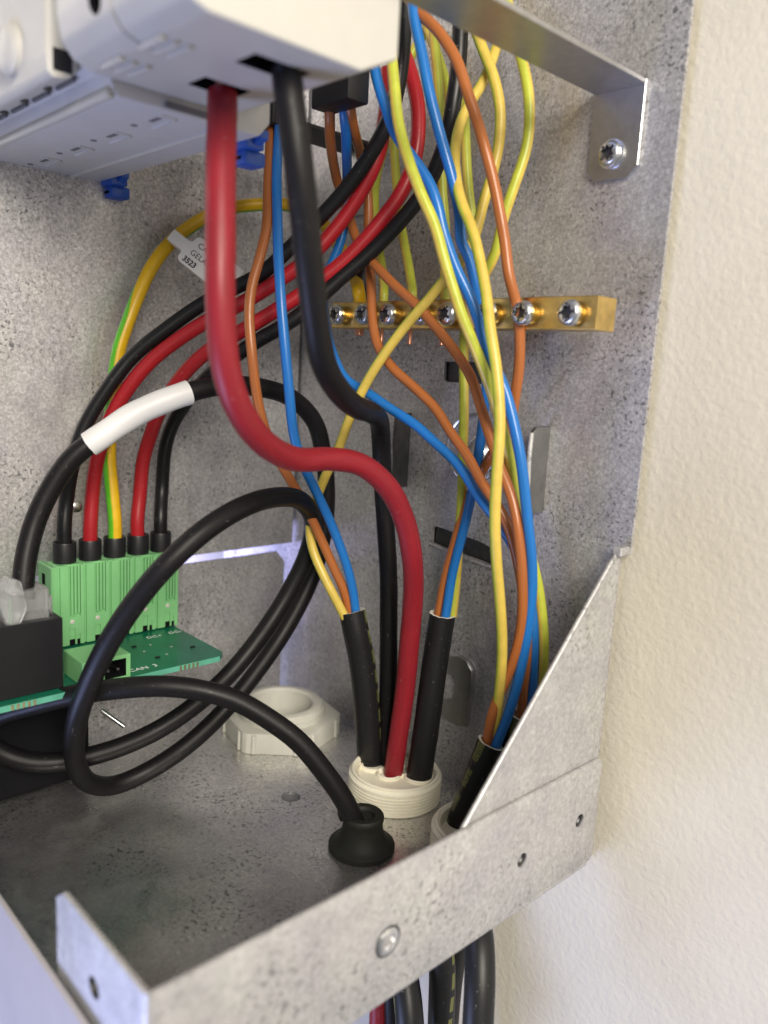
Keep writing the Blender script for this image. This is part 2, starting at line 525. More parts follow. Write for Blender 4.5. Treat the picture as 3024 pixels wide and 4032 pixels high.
PATHS = {
 'red_main': (8.4, [(134.0,-133.2,257.8), (135.9,-134.3,251.5), (140.6,-137.2,238.1), (145.6,-139.9,219.0), (147.0,-140.3,200.6), (145.8,-137.3,183.2), (141.9,-130.0,169.9), (136.2,-118.0,160.2), (128.5,-98.4,153.5), (125.9,-82.2,152.6), (126.7,-67.4,150.0), (128.6,-55.7,141.9), (128.8,-45.8,128.3), (128.1,-39.0,111.7), (124.7,-33.0,91.8), (120.8,-29.6,64.0), (117.0,-27.8,35.1), (114.6,-27.6,5.8), (113.0,-26.5,-6.4), (111.4,-26.2,-43.9), (117.9,-30.7,-110.4), (124.4,-34.5,-151.3)]),
 'black_main': (8.0, [(161.5,-131.4,258.7), (163.8,-131.7,251.2), (165.3,-130.5,238.4), (164.7,-127.1,225.4), (162.0,-122.0,210.7), (158.7,-116.8,198.8), (152.5,-107.6,185.4), (142.6,-92.4,176.4), (132.1,-75.4,171.0), (118.2,-55.5,167.8), (105.9,-39.9,164.1), (98.6,-31.8,156.3), (95.2,-27.1,143.0), (93.9,-23.0,124.3), (97.3,-21.5,93.6), (101.3,-22.4,62.8), (104.2,-23.1,31.2), (104.8,-23.2,11.4), (106.7,-23.6,-14.9), (112.6,-25.0,-55.5), (123.3,-27.3,-107.4), (130.7,-30.3,-149.1)]),
 't_black_a': (6.0, [(98.9,-32.9,332.7), (102.2,-34.9,312.0), (104.0,-37.9,292.9), (100.4,-39.8,277.5), (93.4,-43.4,263.4), (85.2,-47.5,252.4), (77.3,-52.4,242.7), (68.7,-60.1,230.6), (60.9,-68.1,219.7), (46.6,-82.9,208.7), (37.8,-93.0,199.7), (28.3,-106.7,185.1), (23.3,-115.4,171.6), (18.2,-123.8,154.3), (15.4,-128.2,137.0), (13.4,-129.9,121.3), (15.0,-131.5,112.0), (15.0,-131.5,104.0), (15.0,-131.5,97.0)]),
 't_red_b': (6.0, [(90.9,-32.0,300.5), (93.4,-33.6,284.3), (92.3,-36.4,266.7), (86.2,-41.0,250.9), (79.1,-47.5,237.1), (71.2,-56.1,224.3), (65.1,-62.8,217.6), (56.3,-72.9,208.3), (43.1,-88.3,196.4), (32.4,-101.4,183.2), (27.2,-108.4,171.8), (22.5,-113.4,159.6), (17.6,-117.3,141.8), (14.6,-119.1,124.6), (15.0,-120.5,112.0), (15.0,-120.5,104.0), (15.0,-120.5,97.0)]),
 't_red_a': (6.0, [(83.3,-23.2,320.0), (89.2,-22.4,310.3), (95.9,-22.9,298.5), (100.3,-23.0,285.7), (102.3,-25.2,269.4), (99.8,-28.6,255.1), (93.0,-35.1,240.6), (83.4,-44.3,226.4), (77.4,-51.1,218.6), (71.0,-58.4,210.5), (61.4,-69.6,200.6), (47.5,-82.8,188.8), (35.4,-89.8,176.2), (25.5,-93.4,162.9), (18.8,-94.8,150.3), (14.8,-96.4,137.7), (13.9,-97.2,121.0), (15.0,-98.5,112.0), (15.0,-98.5,104.0), (15.0,-98.5,97.0)]),
 't_black_b': (6.0, [(118.0,-22.4,324.6), (119.7,-23.0,309.8), (120.6,-23.2,300.0), (120.3,-24.4,285.1), (116.8,-24.3,270.9), (110.8,-25.6,256.2), (102.5,-30.3,243.2), (92.1,-37.3,230.1), (82.6,-45.7,218.9), (71.5,-58.4,202.8), (61.1,-69.1,192.5), (52.3,-75.9,184.5), (37.9,-80.1,175.3), (25.8,-82.5,164.0), (18.3,-84.1,154.0), (12.6,-84.5,141.4), (10.0,-84.3,123.8), (15.0,-87.5,112.0), (15.0,-87.5,104.0), (15.0,-87.5,97.0)]),
 't_earth': (5.8, [(67.1,-19.0,210.0), (71.3,-24.2,216.6), (60.0,-18.6,226.9), (50.3,-18.5,238.5), (42.1,-21.8,247.7), (34.4,-26.8,253.6), (27.6,-33.3,255.8), (20.6,-47.0,254.2), (18.7,-52.1,253.1), (14.3,-63.9,248.0), (11.5,-74.8,240.0), (10.9,-83.4,231.8), (10.7,-90.4,222.4), (10.8,-96.6,209.8), (10.5,-101.7,196.8), (10.0,-105.0,185.9), (10.0,-107.3,171.5), (10.2,-109.2,157.7), (11.3,-110.1,143.8), (13.4,-109.7,125.9), (15.0,-109.5,112.0), (15.0,-109.5,104.0), (15.0,-109.5,97.0)]),
 'rj_cable': (7.8, [(52.2,-162.1,95.6), (50.8,-161.0,100.2), (47.9,-159.0,108.4), (45.9,-154.7,121.5), (46.8,-149.0,134.2), (49.7,-141.4,146.3), (53.1,-133.1,153.4), (57.8,-119.7,163.3), (64.1,-102.3,171.4), (63.7,-87.2,174.4), (62.9,-69.0,174.1), (60.6,-50.4,169.8), (59.8,-36.4,159.3), (60.3,-31.0,144.0), (61.1,-28.7,126.9), (60.8,-29.1,109.4), (60.7,-34.5,89.1), (60.0,-46.6,67.6), (59.4,-62.6,48.5), (59.6,-81.1,32.5), (56.6,-97.8,19.9), (51.1,-113.3,10.8), (49.2,-126.1,8.5), (53.5,-138.8,16.1), (61.4,-147.1,31.8), (70.5,-150.1,51.1), (80.7,-149.2,70.4), (89.6,-145.6,87.8), (97.4,-139.3,103.6), (103.7,-130.8,116.9), (105.3,-117.6,127.2), (102.8,-101.0,133.2), (95.8,-81.7,134.0), (86.5,-63.2,129.7), (77.3,-49.2,118.6), (71.2,-46.2,103.7), (67.0,-52.3,85.6), (65.4,-66.3,66.3), (64.0,-82.0,50.8), (60.7,-97.3,39.2), (55.5,-114.0,29.9), (47.6,-134.2,23.7), (40.3,-153.6,23.5), (33.5,-165.2,28.8), (31.5,-171.1,36.5), (38.0,-167.9,45.7), (53.7,-158.0,54.4), (68.6,-146.7,60.8), (80.6,-136.2,64.5), (89.7,-126.3,65.9), (97.5,-115.5,64.5), (105.9,-104.8,60.6), (113.7,-95.5,53.7), (121.4,-86.8,45.1), (128.4,-79.5,33.5), (133.3,-74.1,23.4), (136.2,-70.4,14.5), (137.4,-68.3,6.2), (136.2,-66.2,-3.2)]),
 'a_jacket': (11.6, [(92.5,-37.4,80.1), (94.7,-36.2,70.0), (96.0,-34.3,61.1), (98.4,-32.1,42.4), (99.6,-30.1,22.6), (100.1,-28.0,6.4), (101.6,-26.6,-11.6), (116.4,-31.4,-39.0), (149.8,-47.6,-66.2), (163.5,-55.2,-105.3)]),
 'a_blue': (4.0, [(64.7,-64.2,276.5), (67.1,-66.3,264.0), (71.6,-69.5,250.6), (77.3,-73.1,230.7), (83.2,-74.9,211.5), (86.8,-74.5,192.6), (88.2,-72.1,173.5), (88.4,-68.2,153.7), (88.0,-61.6,140.7), (88.8,-54.9,129.9), (89.5,-47.2,116.6), (91.1,-41.6,103.2), (92.6,-37.8,89.6), (93.2,-35.7,77.9)]),
 'a_brown': (4.0, [(59.8,-64.8,276.6), (64.0,-68.1,264.1), (68.3,-71.5,250.6), (72.6,-74.9,237.1), (74.7,-79.1,223.9), (75.5,-82.6,212.2), (76.9,-84.2,200.7), (78.7,-84.0,188.7), (79.1,-81.4,174.0), (79.6,-77.3,159.6), (79.5,-70.4,146.6), (80.2,-64.7,137.9), (81.1,-57.7,127.3), (82.4,-50.7,114.6), (85.6,-44.9,101.4), (89.3,-40.1,88.1), (90.6,-37.1,77.5)]),
 'a_earth': (4.0, [(92.4,-41.1,77.6), (88.8,-44.1,86.1), (84.6,-47.6,95.3), (79.5,-50.2,105.8), (77.8,-50.9,115.7), (79.8,-50.5,126.1), (83.7,-49.1,138.5), (88.3,-47.0,150.7), (93.5,-45.3,164.6), (99.6,-42.8,178.1), (107.1,-40.6,190.4), (115.8,-37.3,202.3), (123.3,-34.4,211.5), (127.9,-32.2,218.2), (134.6,-28.9,227.1), (137.5,-26.8,235.0), (139.1,-24.9,247.1), (141.0,-23.0,258.0), (141.5,-21.5,267.2), (140.2,-20.9,280.5), (136.7,-21.7,291.5), (132.4,-22.6,299.9), (128.8,-23.0,306.9), (123.4,-22.1,315.5), (117.5,-19.3,327.4)]),
 'b_jacket': (11.2, [(125.3,-15.3,83.8), (124.6,-17.1,62.7), (124.3,-19.5,31.9), (124.2,-21.3,14.5), (123.9,-21.7,-3.1), (136.3,-26.1,-30.5), (151.8,-30.7,-54.3), (156.7,-33.1,-83.2), (162.4,-36.4,-119.0)]),
 'b_blue': (4.0, [(127.0,-15.3,83.0), (128.1,-14.5,98.8), (131.0,-15.0,113.4), (134.8,-15.4,130.6), (138.4,-16.4,146.3), (139.3,-16.4,159.3), (139.6,-16.3,170.2), (141.3,-17.6,181.0), (142.8,-20.4,192.4), (142.1,-23.8,205.0), (141.1,-27.8,216.4), (139.3,-31.2,227.7), (137.7,-33.4,231.1), (137.3,-35.5,241.4), (133.8,-39.4,257.8), (131.0,-42.2,269.4), (127.2,-44.3,282.3), (122.3,-45.4,298.1), (119.0,-46.1,308.7), (115.5,-45.1,320.9)]),
 'b_brown': (4.0, [(122.9,-15.4,82.0), (124.5,-15.0,100.0), (128.9,-14.5,117.8), (133.7,-14.4,133.2), (139.0,-14.8,144.4), (145.4,-16.0,153.6), (152.3,-18.3,162.4), (157.5,-21.0,170.6), (160.1,-23.5,178.5), (161.5,-24.5,186.4), (161.7,-25.8,197.7), (161.1,-27.9,208.8), (159.4,-31.4,219.5), (157.3,-32.3,229.9), (155.5,-34.6,239.9), (152.1,-36.3,252.7), (149.3,-38.2,262.5), (146.4,-39.1,270.2), (142.1,-41.0,280.4), (137.1,-42.0,290.9), (128.4,-43.9,302.1), (120.3,-44.6,309.3), (112.8,-44.4,317.3)]),
 'b_earth': (4.0, [(127.7,-11.7,82.6), (128.1,-11.3,99.3), (129.7,-13.3,113.9), (131.0,-15.1,129.9), (131.1,-15.9,149.0), (130.3,-16.4,167.6), (128.4,-16.6,185.8), (128.0,-17.8,200.2), (130.0,-18.6,211.6), (137.5,-19.7,222.2), (141.7,-19.4,229.4), (144.5,-19.4,240.5), (147.3,-18.1,251.3), (149.9,-15.7,267.1), (149.2,-15.3,282.9), (146.5,-15.4,293.5), (143.1,-15.5,301.2), (138.3,-15.0,310.9), (131.4,-12.9,324.2)]),
 'c_jacket': (11.0, [(164.0,-25.0,43.5), (161.9,-27.1,32.3), (159.1,-29.2,18.9), (157.1,-30.7,9.9), (156.8,-32.6,-2.1), (168.3,-40.5,-10.8), (185.8,-52.1,-12.8), (193.1,-58.5,-21.7), (197.8,-63.3,-36.4), (204.0,-69.4,-62.5)]),
 'c_blue': (4.0, [(166.0,-24.8,42.1), (168.6,-23.7,52.9), (171.7,-22.5,67.4), (174.0,-22.0,82.8), (175.0,-22.6,99.4), (174.5,-23.8,113.7), (173.7,-26.4,129.4), (171.9,-28.9,144.6), (169.9,-30.7,156.9), (166.7,-32.1,169.8), (163.1,-33.2,180.2), (158.6,-34.4,188.0), (154.7,-35.5,194.0), (150.7,-35.9,202.9), (145.6,-37.1,213.4), (141.7,-39.2,220.7), (136.0,-41.6,234.5), (133.5,-43.3,244.0), (130.2,-44.9,251.0), (126.0,-47.6,257.3), (118.7,-52.7,267.6), (114.9,-54.2,277.0), (111.0,-55.6,287.1), (107.4,-55.4,296.9), (104.9,-54.3,305.5)]),
 'c_brown': (4.0, [(162.5,-25.8,41.0), (164.3,-26.8,52.6), (165.8,-25.7,62.1), (169.4,-24.4,75.4), (172.0,-24.2,88.3), (173.1,-25.0,97.7), (173.0,-26.5,109.6), (171.9,-27.5,121.1), (169.1,-28.5,134.3), (165.6,-28.6,142.8), (160.6,-28.8,150.6), (155.9,-28.6,158.7), (151.6,-28.3,166.0), (147.2,-27.9,174.2), (142.2,-27.8,183.4), (135.3,-29.8,192.2), (126.9,-31.9,200.6), (118.5,-34.3,208.6), (107.5,-36.5,216.2), (97.5,-36.4,223.0), (89.0,-35.1,228.2), (80.1,-33.8,235.2), (75.4,-33.8,242.7), (71.3,-35.3,253.4), (73.0,-40.6,259.9), (78.9,-47.8,265.3), (86.9,-55.8,270.2), (92.6,-61.4,276.3), (93.2,-62.4,281.4)]),
 'c_earth': (4.0, [(162.6,-23.1,39.6), (165.4,-24.7,56.2), (169.0,-29.2,75.4), (171.0,-33.2,91.3), (171.5,-37.3,107.9), (171.1,-41.0,123.7), (170.3,-42.7,137.0), (170.3,-43.3,151.7), (169.7,-42.5,162.9), (168.3,-42.2,175.5), (165.7,-41.8,188.0), (161.5,-41.5,200.4), (157.0,-40.4,211.5), (152.1,-39.6,222.7), (147.0,-38.9,234.7), (141.1,-38.2,244.1), (136.2,-36.6,252.8), (133.0,-35.1,260.3), (129.9,-31.6,269.3), (129.0,-27.3,278.4), (129.8,-23.2,285.6), (130.5,-19.2,292.3), (130.3,-16.2,299.0), (130.1,-13.2,305.8), (128.6,-9.5,314.9), (125.4,-6.1,329.6)]),
 'd_jacket': (10.4, [(171.1,-16.2,54.9), (169.2,-16.8,42.9), (166.7,-16.9,30.1), (164.6,-17.7,18.4), (163.3,-19.2,6.2), (159.3,-17.4,-21.7), (149.0,-17.6,-60.5), (150.6,-21.8,-94.2), (156.2,-25.5,-131.5)]),
 'd_blue': (4.0, [(173.0,-14.8,52.5), (173.6,-14.6,62.1), (173.1,-14.1,77.3), (172.0,-14.3,92.4), (169.8,-15.1,104.1), (165.6,-16.8,114.3), (162.4,-18.8,119.7), (159.1,-20.8,125.2), (154.0,-22.9,131.7), (148.2,-24.6,137.5), (137.4,-26.7,149.9), (128.3,-28.7,156.4), (117.8,-30.6,163.1), (105.2,-33.5,168.9), (94.5,-35.9,174.2), (82.9,-39.3,179.6), (76.9,-40.6,187.6), (71.0,-41.1,198.0), (67.1,-40.7,209.6), (66.5,-40.0,220.3), (68.4,-37.6,227.9), (70.9,-35.3,238.0), (72.3,-34.7,251.5), (75.7,-37.5,261.2), (89.3,-50.5,269.6), (97.0,-58.3,276.3), (97.6,-59.4,281.4)]),
 'd_brown': (4.0, [(170.7,-15.6,52.9), (171.8,-17.3,64.2), (171.8,-17.4,75.5), (170.8,-18.0,88.4), (168.9,-19.3,102.7), (166.3,-21.3,116.8), (162.2,-23.7,129.6), (156.9,-25.8,137.7), (151.3,-27.1,143.5), (143.1,-27.3,153.1), (134.4,-28.4,161.3), (125.5,-29.5,170.5), (115.4,-32.2,178.3), (105.4,-34.9,185.3), (97.2,-35.4,193.5), (91.6,-34.2,204.3), (86.8,-31.3,217.7), (83.0,-29.3,229.3), (79.0,-27.3,241.8), (76.8,-26.7,253.0), (75.5,-28.3,263.4), (83.0,-38.0,269.4), (93.5,-49.6,273.0), (99.3,-57.0,277.7), (99.7,-58.5,281.7)]),
 'd_earth': (4.0, [(173.1,-11.9,51.8), (174.9,-11.3,63.8), (175.4,-11.7,77.5), (174.5,-12.4,89.7), (172.0,-13.9,105.4), (168.7,-16.9,118.6), (165.1,-19.9,132.5), (162.2,-22.7,145.4), (160.5,-25.7,157.4), (159.3,-30.0,168.3), (158.1,-34.6,178.2), (156.4,-38.5,187.1), (154.2,-42.8,196.5), (151.5,-46.3,205.1), (148.5,-49.6,215.6), (145.8,-51.5,224.8), (142.7,-52.4,234.2), (137.0,-55.2,245.9), (130.5,-57.3,258.7), (125.8,-58.0,269.2), (120.7,-57.3,286.7), (116.1,-55.1,302.6)]),
 'e1': (4.0, [(112.3,-11.1,295.0), (117.4,-13.5,276.4), (121.6,-14.1,257.1), (124.8,-13.3,241.3), (129.3,-13.8,227.1), (133.2,-16.5,217.9), (134.8,-19.0,218.0), (134.8,-19.0,210.0)]),
 'e2': (4.0, [(98.5,-16.0,320.2), (101.4,-16.2,307.7), (103.7,-16.0,293.7), (106.6,-16.1,275.9), (108.6,-15.7,258.3), (110.6,-14.2,244.1), (113.1,-15.4,229.5), (115.6,-17.2,218.3), (117.4,-19.0,218.0), (117.4,-19.0,210.0)]),
 'e3': (4.0, [(85.1,-5.3,325.0), (80.4,-8.0,316.3), (76.7,-10.7,303.7), (74.5,-11.9,291.0), (74.8,-11.5,280.3), (77.2,-11.1,266.5), (82.6,-12.9,248.6), (88.7,-14.6,234.7), (93.6,-16.2,225.5), (97.1,-17.4,218.5), (99.1,-19.0,218.0), (99.1,-19.0,210.0)]),
 'e4': (4.0, [(68.1,-6.8,297.1), (66.1,-7.3,285.9), (63.1,-8.8,275.5), (63.6,-11.2,264.3), (65.5,-12.8,256.0), (68.3,-13.8,246.4), (71.8,-14.4,235.7), (75.9,-15.5,226.4), (79.2,-16.9,218.5), (81.6,-19.0,218.0), (81.6,-19.0,210.0)]),
 'e5': (4.0, [(86.6,-9.1,326.9), (91.1,-8.4,317.4), (96.4,-7.2,306.1), (100.8,-5.9,293.2), (103.8,-3.4,273.8)]),
}

# ------------------------------------------------------------------ the room wall
o = link('wall', prism([(-700, -500), (900, -500), (900, 900), (-700, 900)], 'y', 4.5, 40), 'plaster')
o['kind'] = 'structure'

# ------------------------------------------------------------------ the steel enclosure
enc = thing('steel_enclosure', 'open galvanized steel cabinet with cable holes in its floor, fixed to the white wall', 'enclosure')
back = link('back_panel', prism([(-70, -2), (195.8, -2), (195.8, 122.5), (200, 124), (200, 430), (-70, 430)], 'y', 0, 1.5), 'galv', enc)
link('gap_baffle', box(-14, -12.6, -300, -0.1, 96, 430), 'galv', enc)  # added sheet beyond the left gap, holds back light from outside
for sx in ((101, 137, 103, 118), (101, 137, 178, 192)):
    link('slot_shade', box(sx[0], sx[1], 2.2, 2.9, sx[2], sx[3]), 'dark_steel', enc)  # dark sheet added behind each slot to stand in for its shade
slots = [prism([(102.5, 181.6), (104, 180.6), (134, 180.6), (134, 189.4), (102.5, 189.4)], 'y', -1, 3),
         prism([(102, 108.5), (102, 115), (104, 116.5), (112, 116), (130, 114.5), (139, 112.5), (139, 105.5), (128, 106.5), (112, 107.5)], 'y', -1, 3)]
cut(back, slots)
link('left_panel', box(-1.5, 0, -300, -1.2, 88.5, 430), 'galv', enc)
link('left_flange', prism([(-300, 1.5), (-6, 1.5), (-6, 78.5), (-11, 84.5), (-300, 84.5)], 'x', -1.5, 0), 'galv', enc)
fl = link('floor_panel', box(-1.5, 197.4, -187, -0.6, 0, 1.5), 'galv_floor', enc)
cut(fl, [lathe([(0, -2), (4.2, -2), (4.2, 5), (0, 5)], (91, -65.8, 0), n=28),
         lathe([(0, -2), (18, -2), (18, 5), (0, 5)], (117, -29, 0), n=40),
         lathe([(0, -2), (16, -2), (16, 5), (0, 5)], (37, -32, 0), n=40),
         lathe([(0, -2), (18, -2), (18, 5), (0, 5)], (168.5, -32, 0), n=40)])
# right-hand rim: plate with a rolled bottom edge
def round_rect(y0, y1, z0, z1, c):
    return [(y0, z0), (y1 - c, z0), (y1, z0 + c), (y1, z1 - c), (y1 - c, z1), (y0, z1)]
rim = link('side_rim', prism([(-187, 3.2), (-4.6, 3.2), (-2.6, 5.2), (-2.6, 43), (-4.8, 45.2), (-187, 45.2)], 'x', 198.5, 200, 0.35, 2), 'galv_bright', enc, True)
cut(rim, [lathe([(0, -3), (2.6, -3), (2.6, 4), (0, 4)], (198.5, -14.8, 23.5), 'x', 24),
          lathe([(0, -3), (2.6, -3), (2.6, 4), (0, 4)], (198.5, -49.5, 21.6), 'x', 24)])
link('rim_bend', prism([(197.4, 0), (198.6, 0.35), (199.5, 1.2), (199.95, 2.3), (200, 3.3), (198.5, 3.3), (198.3, 2.2), (197.4, 1.5)], 'y', -187, -6), 'galv_bright', enc, True)
for (y, z) in ((-14.8, 23.5), (-49.5, 21.6)):
    link('threaded_hole', lathe([(2.55, 0.9), (2.0, 0.6), (2.3, 0.1), (1.9, -0.4), (2.2, -0.9), (1.8, -1.4), (0, -1.6)], (198.6, y, z), 'x', 20), 'dark_steel', enc, True)
link('pressed_ring', lathe([(10.6, 1.5), (10.75, 1.56), (10.9, 1.5)], (198.5, -14.8, 23.5), 'x', 48), 'galv', enc, True)
link('screw_seat', lathe([(4.1, 1.45), (4.6, 1.65), (5.1, 1.45)], (198.5, -113.1, 21.8), 'x', 32), 'dark_steel', enc, True)
rsw = link('rim_screw', lathe([(4.2, 1.3), (4.2, 1.7), (3.6, 2.2), (2.6, 2.3), (0, 2.3)], (198.5, -113.1, 21.8), 'x', 32), 'zinc', enc, True)
cut(rsw, [prism([(-113.1 + (1.9 if i % 2 else 3.0) * math.cos(math.pi * i / 6), 21.8 + (1.9 if i % 2 else 3.0) * math.sin(math.pi * i / 6)) for i in range(12)], 'x', 199.0, 203)])
link('star_recess', lathe([(0, 0), (3.1, 0), (3.1, 0.2), (0, 0.2)], (198.9, -113.1, 21.8), 'x', 16), 'dark_steel', rsw)
link('hole_backing', lathe([(0, -0.9), (4.7, -0.9), (4.7, -0.2), (0, -0.2)], (91, -65.8, 0), 'z', 28), 'slot_grey', enc)  # dark disc added below the hole to keep bright wall from showing
# triangular gusset with a rolled edge
link('gusset', prism([(-3.4, 18), (-3.4, 123.6), (-5.6, 124.6), (-77.5, 46.5), (-77.5, 18)], 'x', 196.6, 198.2, 0.3, 1), 'galv_bright', enc, True)
link('gusset_edge', tube([(197.6, -4.8, 125.0), (197.6, -38, 89.4), (197.6, -77.8, 46.4), (197.6, -87, 36)], 1.8, 12, 6), 'galv_bright', enc, True)
link('gusset_tab', box(196.8, 200.4, -7.0, 1.2, 123.4, 126.6, 0.4), 'galv_bright', enc)
# front corner tab and front lip
tab = link('front_tab', prism([(148.8, 1.5), (196.4, 1.5), (198.0, 2.6), (198.0, 45.2), (153.6, 45.2), (148.8, 41.5)], 'y', -188.5, -187.0, 0.3, 1), 'galv_bright', enc, True)
cut(tab, [prism([(172.4 + 2.9 * math.cos(i * math.pi / 12), 29.3 + 2.9 * math.sin(i * math.pi / 12)) for i in range(24)], 'y', -191, -184)], 'dark_steel')
link('corner_bend', prism([(198.5, -187), (200, -187), (199.85, -187.6), (199.3, -188.2), (198.6, -188.45), (198, -188.5), (198, -187)], 'z', 3.2, 45.2), 'galv_bright', enc, True)
link('front_lip', box(-80, 176, -191.4, -189.8, -60, 20.2, 0.3), 'lilac_grey', enc)
# bent tabs, hook and fixing bolt on the back panel
def bent_tab(x, z0, z1, d):
    pts = [(-0.0, z1), (-d * 0.8, z1 - 0.4), (-d, z1 - 2.5), (-d * 1.02, (z0 + z1) / 2 + 4), (-d * 0.92, (z0 + z1) / 2 - 5), (-d * 0.98, z0 + 1.5), (-d * 0.85, z0), (0, z0)]
    return prism(pts, 'x', x - 0.8, x + 0.8, 0.15, 1)
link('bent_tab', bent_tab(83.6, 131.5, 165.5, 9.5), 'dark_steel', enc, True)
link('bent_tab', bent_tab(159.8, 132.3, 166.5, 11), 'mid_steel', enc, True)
hook = [(117.4, 60.4), (124.8, 62.3), (129.7, 61.4), (133.2, 57.8), (133.6, 49.4), (132.7, 40.6), (131.8, 31.4), (127.4, 30.6), (119.9, 30.8), (117.9, 33), (118.2, 39.8), (123.5, 41.6), (125, 45.8), (124.9, 50.8), (122.5, 53.2), (117.5, 52.4)]
link('tab_edge', tube([(159.8, -10.9, 164), (159.8, -11.2, 152), (159.8, -10.2, 144), (159.8, -10.7, 133.4)], 1.9, 10, 3), 'galv_bright', enc, True)
link('bent_lip', tube([(102.5, -0.6, 108.2), (113, -1.6, 107.4), (126, -1.8, 106.2), (138.5, -0.6, 105.0)], 1.6, 10, 3), 'galv', enc, True)
link('bent_lip', tube([(102.6, -0.5, 189.6), (118, -1.2, 190.0), (133.6, -0.5, 189.6)], 1.3, 10, 3), 'galv', enc, True)
link('hook_plate', prism(hook, 'y', -2.4, -0.2, 0.3, 1), 'steel', enc, True)
link('pressed_ring', lathe([(15.2, 0.2), (14.9, -0.8), (14.2, -1.1), (13.5, -0.8), (13.2, 0.2)], (122.5, 0, 153.5), 'y', 56), 'zinc', enc, True)
bo = link('fixing_bolt', lathe([(8.2, 0.1), (8.2, -1.2), (7.4, -1.6), (6.2, -1.6), (5.9, -4.0), (5.0, -5.2), (0, -5.6)], (127.8, 0, 151.8), 'y', 32), 'zinc', enc, True)
link('rivet', lathe([(2.6, 0), (2.3, 0.9), (1.2, 1.4), (0, 1.5)], (0, -120, 117.3), 'x', 20), 'zinc', enc, True)

# ------------------------------------------------------------------ screws with a star recess
def star(c, r1, r2, y0, y1):
    pts = [(c[0] + (r1 if i % 2 else r2) * math.cos(math.pi * i / 6 + .2), c[2] + (r1 if i % 2 else r2) * math.sin(math.pi * i / 6 + .2)) for i in range(12)]
    return prism(pts, 'y', y0, y1)
def screw_mesh():
    o = link('screw', lathe([(3.5, 0), (3.9, -0.4), (3.9, -1.4), (3.6, -2.2), (2.9, -2.7), (0, -2.8)], (0, 0, 0), 'y', 32), 'zinc', None, True)
    cut(o, [star((0, 0, 0), 2.55, 1.6, -5, -1.3)], 'recess_shade')
    return o
SCREW = screw_mesh()

# ------------------------------------------------------------------ brackets
def bracket(x0, x1, y_front, label, mat='steel'):
    t = thing('metal_bracket', label, 'bracket', 'strap brackets on the back panel')
    zt = 284.5
    link('strap', box(x0, x1, y_front, -1.6, zt, zt + 1.6, 0.2), mat, t)
    link('foot', prism([(x0, zt - 0.1), (x0, 258.5), (x0 + 3.6, 254.9), (x1 - 3.6, 254.9), (x1, 258.5), (x1, zt + 1.7), (x0, zt + 1.7)], 'y', -1.6, -0.05, 0.2, 1), 'steel', t)
    return t
br = bracket(167.2, 187.2, -150, 'bare steel strap bracket right of the wires, its foot screwed on beside the wall')
SCREW.parent = br
SCREW.location = Vector((176.6, -1.6, 263.4)) * S
SCREW.scale = (1.12, 1.12, 1.12)
w_ = link('washer', lathe([(1.5, 0), (5.0, 0), (5.0, -0.9), (4.4, -1.1), (1.5, -1.1)], (176.6, -1.55, 263.4), 'y', 32), 'zinc', br, True)
bl = bracket(28, 50, -110, 'black strap bracket behind the thick black cable under the white breaker', 'black_plastic')

# ------------------------------------------------------------------ brass earth bar
bar = thing('earth_bar', 'brass earth terminal bar with a row of zinc screws on the back panel', 'terminal bar')
bb = link('bar', box(55, 192.2, -25.2, -13.6, 201.4, 212.6, 0.35, 2), 'brass', bar)
for x in (62.2, 80.1, 95.2, 113.2, 128.1, 148, 164.5, 183.7):
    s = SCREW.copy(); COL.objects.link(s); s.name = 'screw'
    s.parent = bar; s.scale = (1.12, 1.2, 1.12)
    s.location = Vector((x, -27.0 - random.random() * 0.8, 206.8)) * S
    s.rotation_euler = (0, random.random() * 3, 0)
    link('screw_collar', lathe([(1.6, 0), (3.5, 0), (3.5, -2.2), (1.6, -2.2)], (x, -25, 206.8), 'y', 24), 'brass', bar, True)
for x in (60, 160):
    link('standoff', lathe([(0, 0), (4, 0), (4, 14), (0, 14)], (x, -14.05, 206.8), 'y', 16), 'brass', bar, True)

# ------------------------------------------------------------------ breakers
brk = thing('circuit_breaker', 'white two pole breaker with the thick red and black cables in its underside', 'circuit breaker', 'breakers at top left')
prof = [(-107, 264.6), (-119.4, 258.5), (-163.5, 258.5), (-168.5, 260.2), (-171.6, 264), (-172.8, 270), (-172.8, 300), (-190, 306), (-190, 350), (-107, 350)]
body = link('body', prism(prof, 'x', 117, 177.2, 0.9, 3), 'white_plastic', brk, True)
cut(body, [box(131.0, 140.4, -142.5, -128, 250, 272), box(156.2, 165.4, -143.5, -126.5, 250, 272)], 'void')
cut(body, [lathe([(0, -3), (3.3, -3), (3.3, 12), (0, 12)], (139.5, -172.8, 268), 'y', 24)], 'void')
cut(body, [box(146.5, 147.3, -200, -160, 250, 320)])
link('joint_shadow', box(115.7, 116.9, -141, -121, 255.6, 257.2), 'slot_grey', brk)  # dark strip standing in for the shadow between the two breakers
for cx in (130.5, 151.8):
    for k in range(3):
        y = -156.5 - 3.6 * k
        link('grip_ridge', box(cx - 5.5 , cx + 5.5, y - 0.9, y + 0.9, 257.3, 259, 0.5, 2), 'white_plastic', brk, True)
for cx, cy in ((135.7, -146), (160.8, -147)):
    link('clamp_plate', box(cx - 4, cx + 4, cy + 5, cy + 10, 261.5, 263), 'zinc', brk)

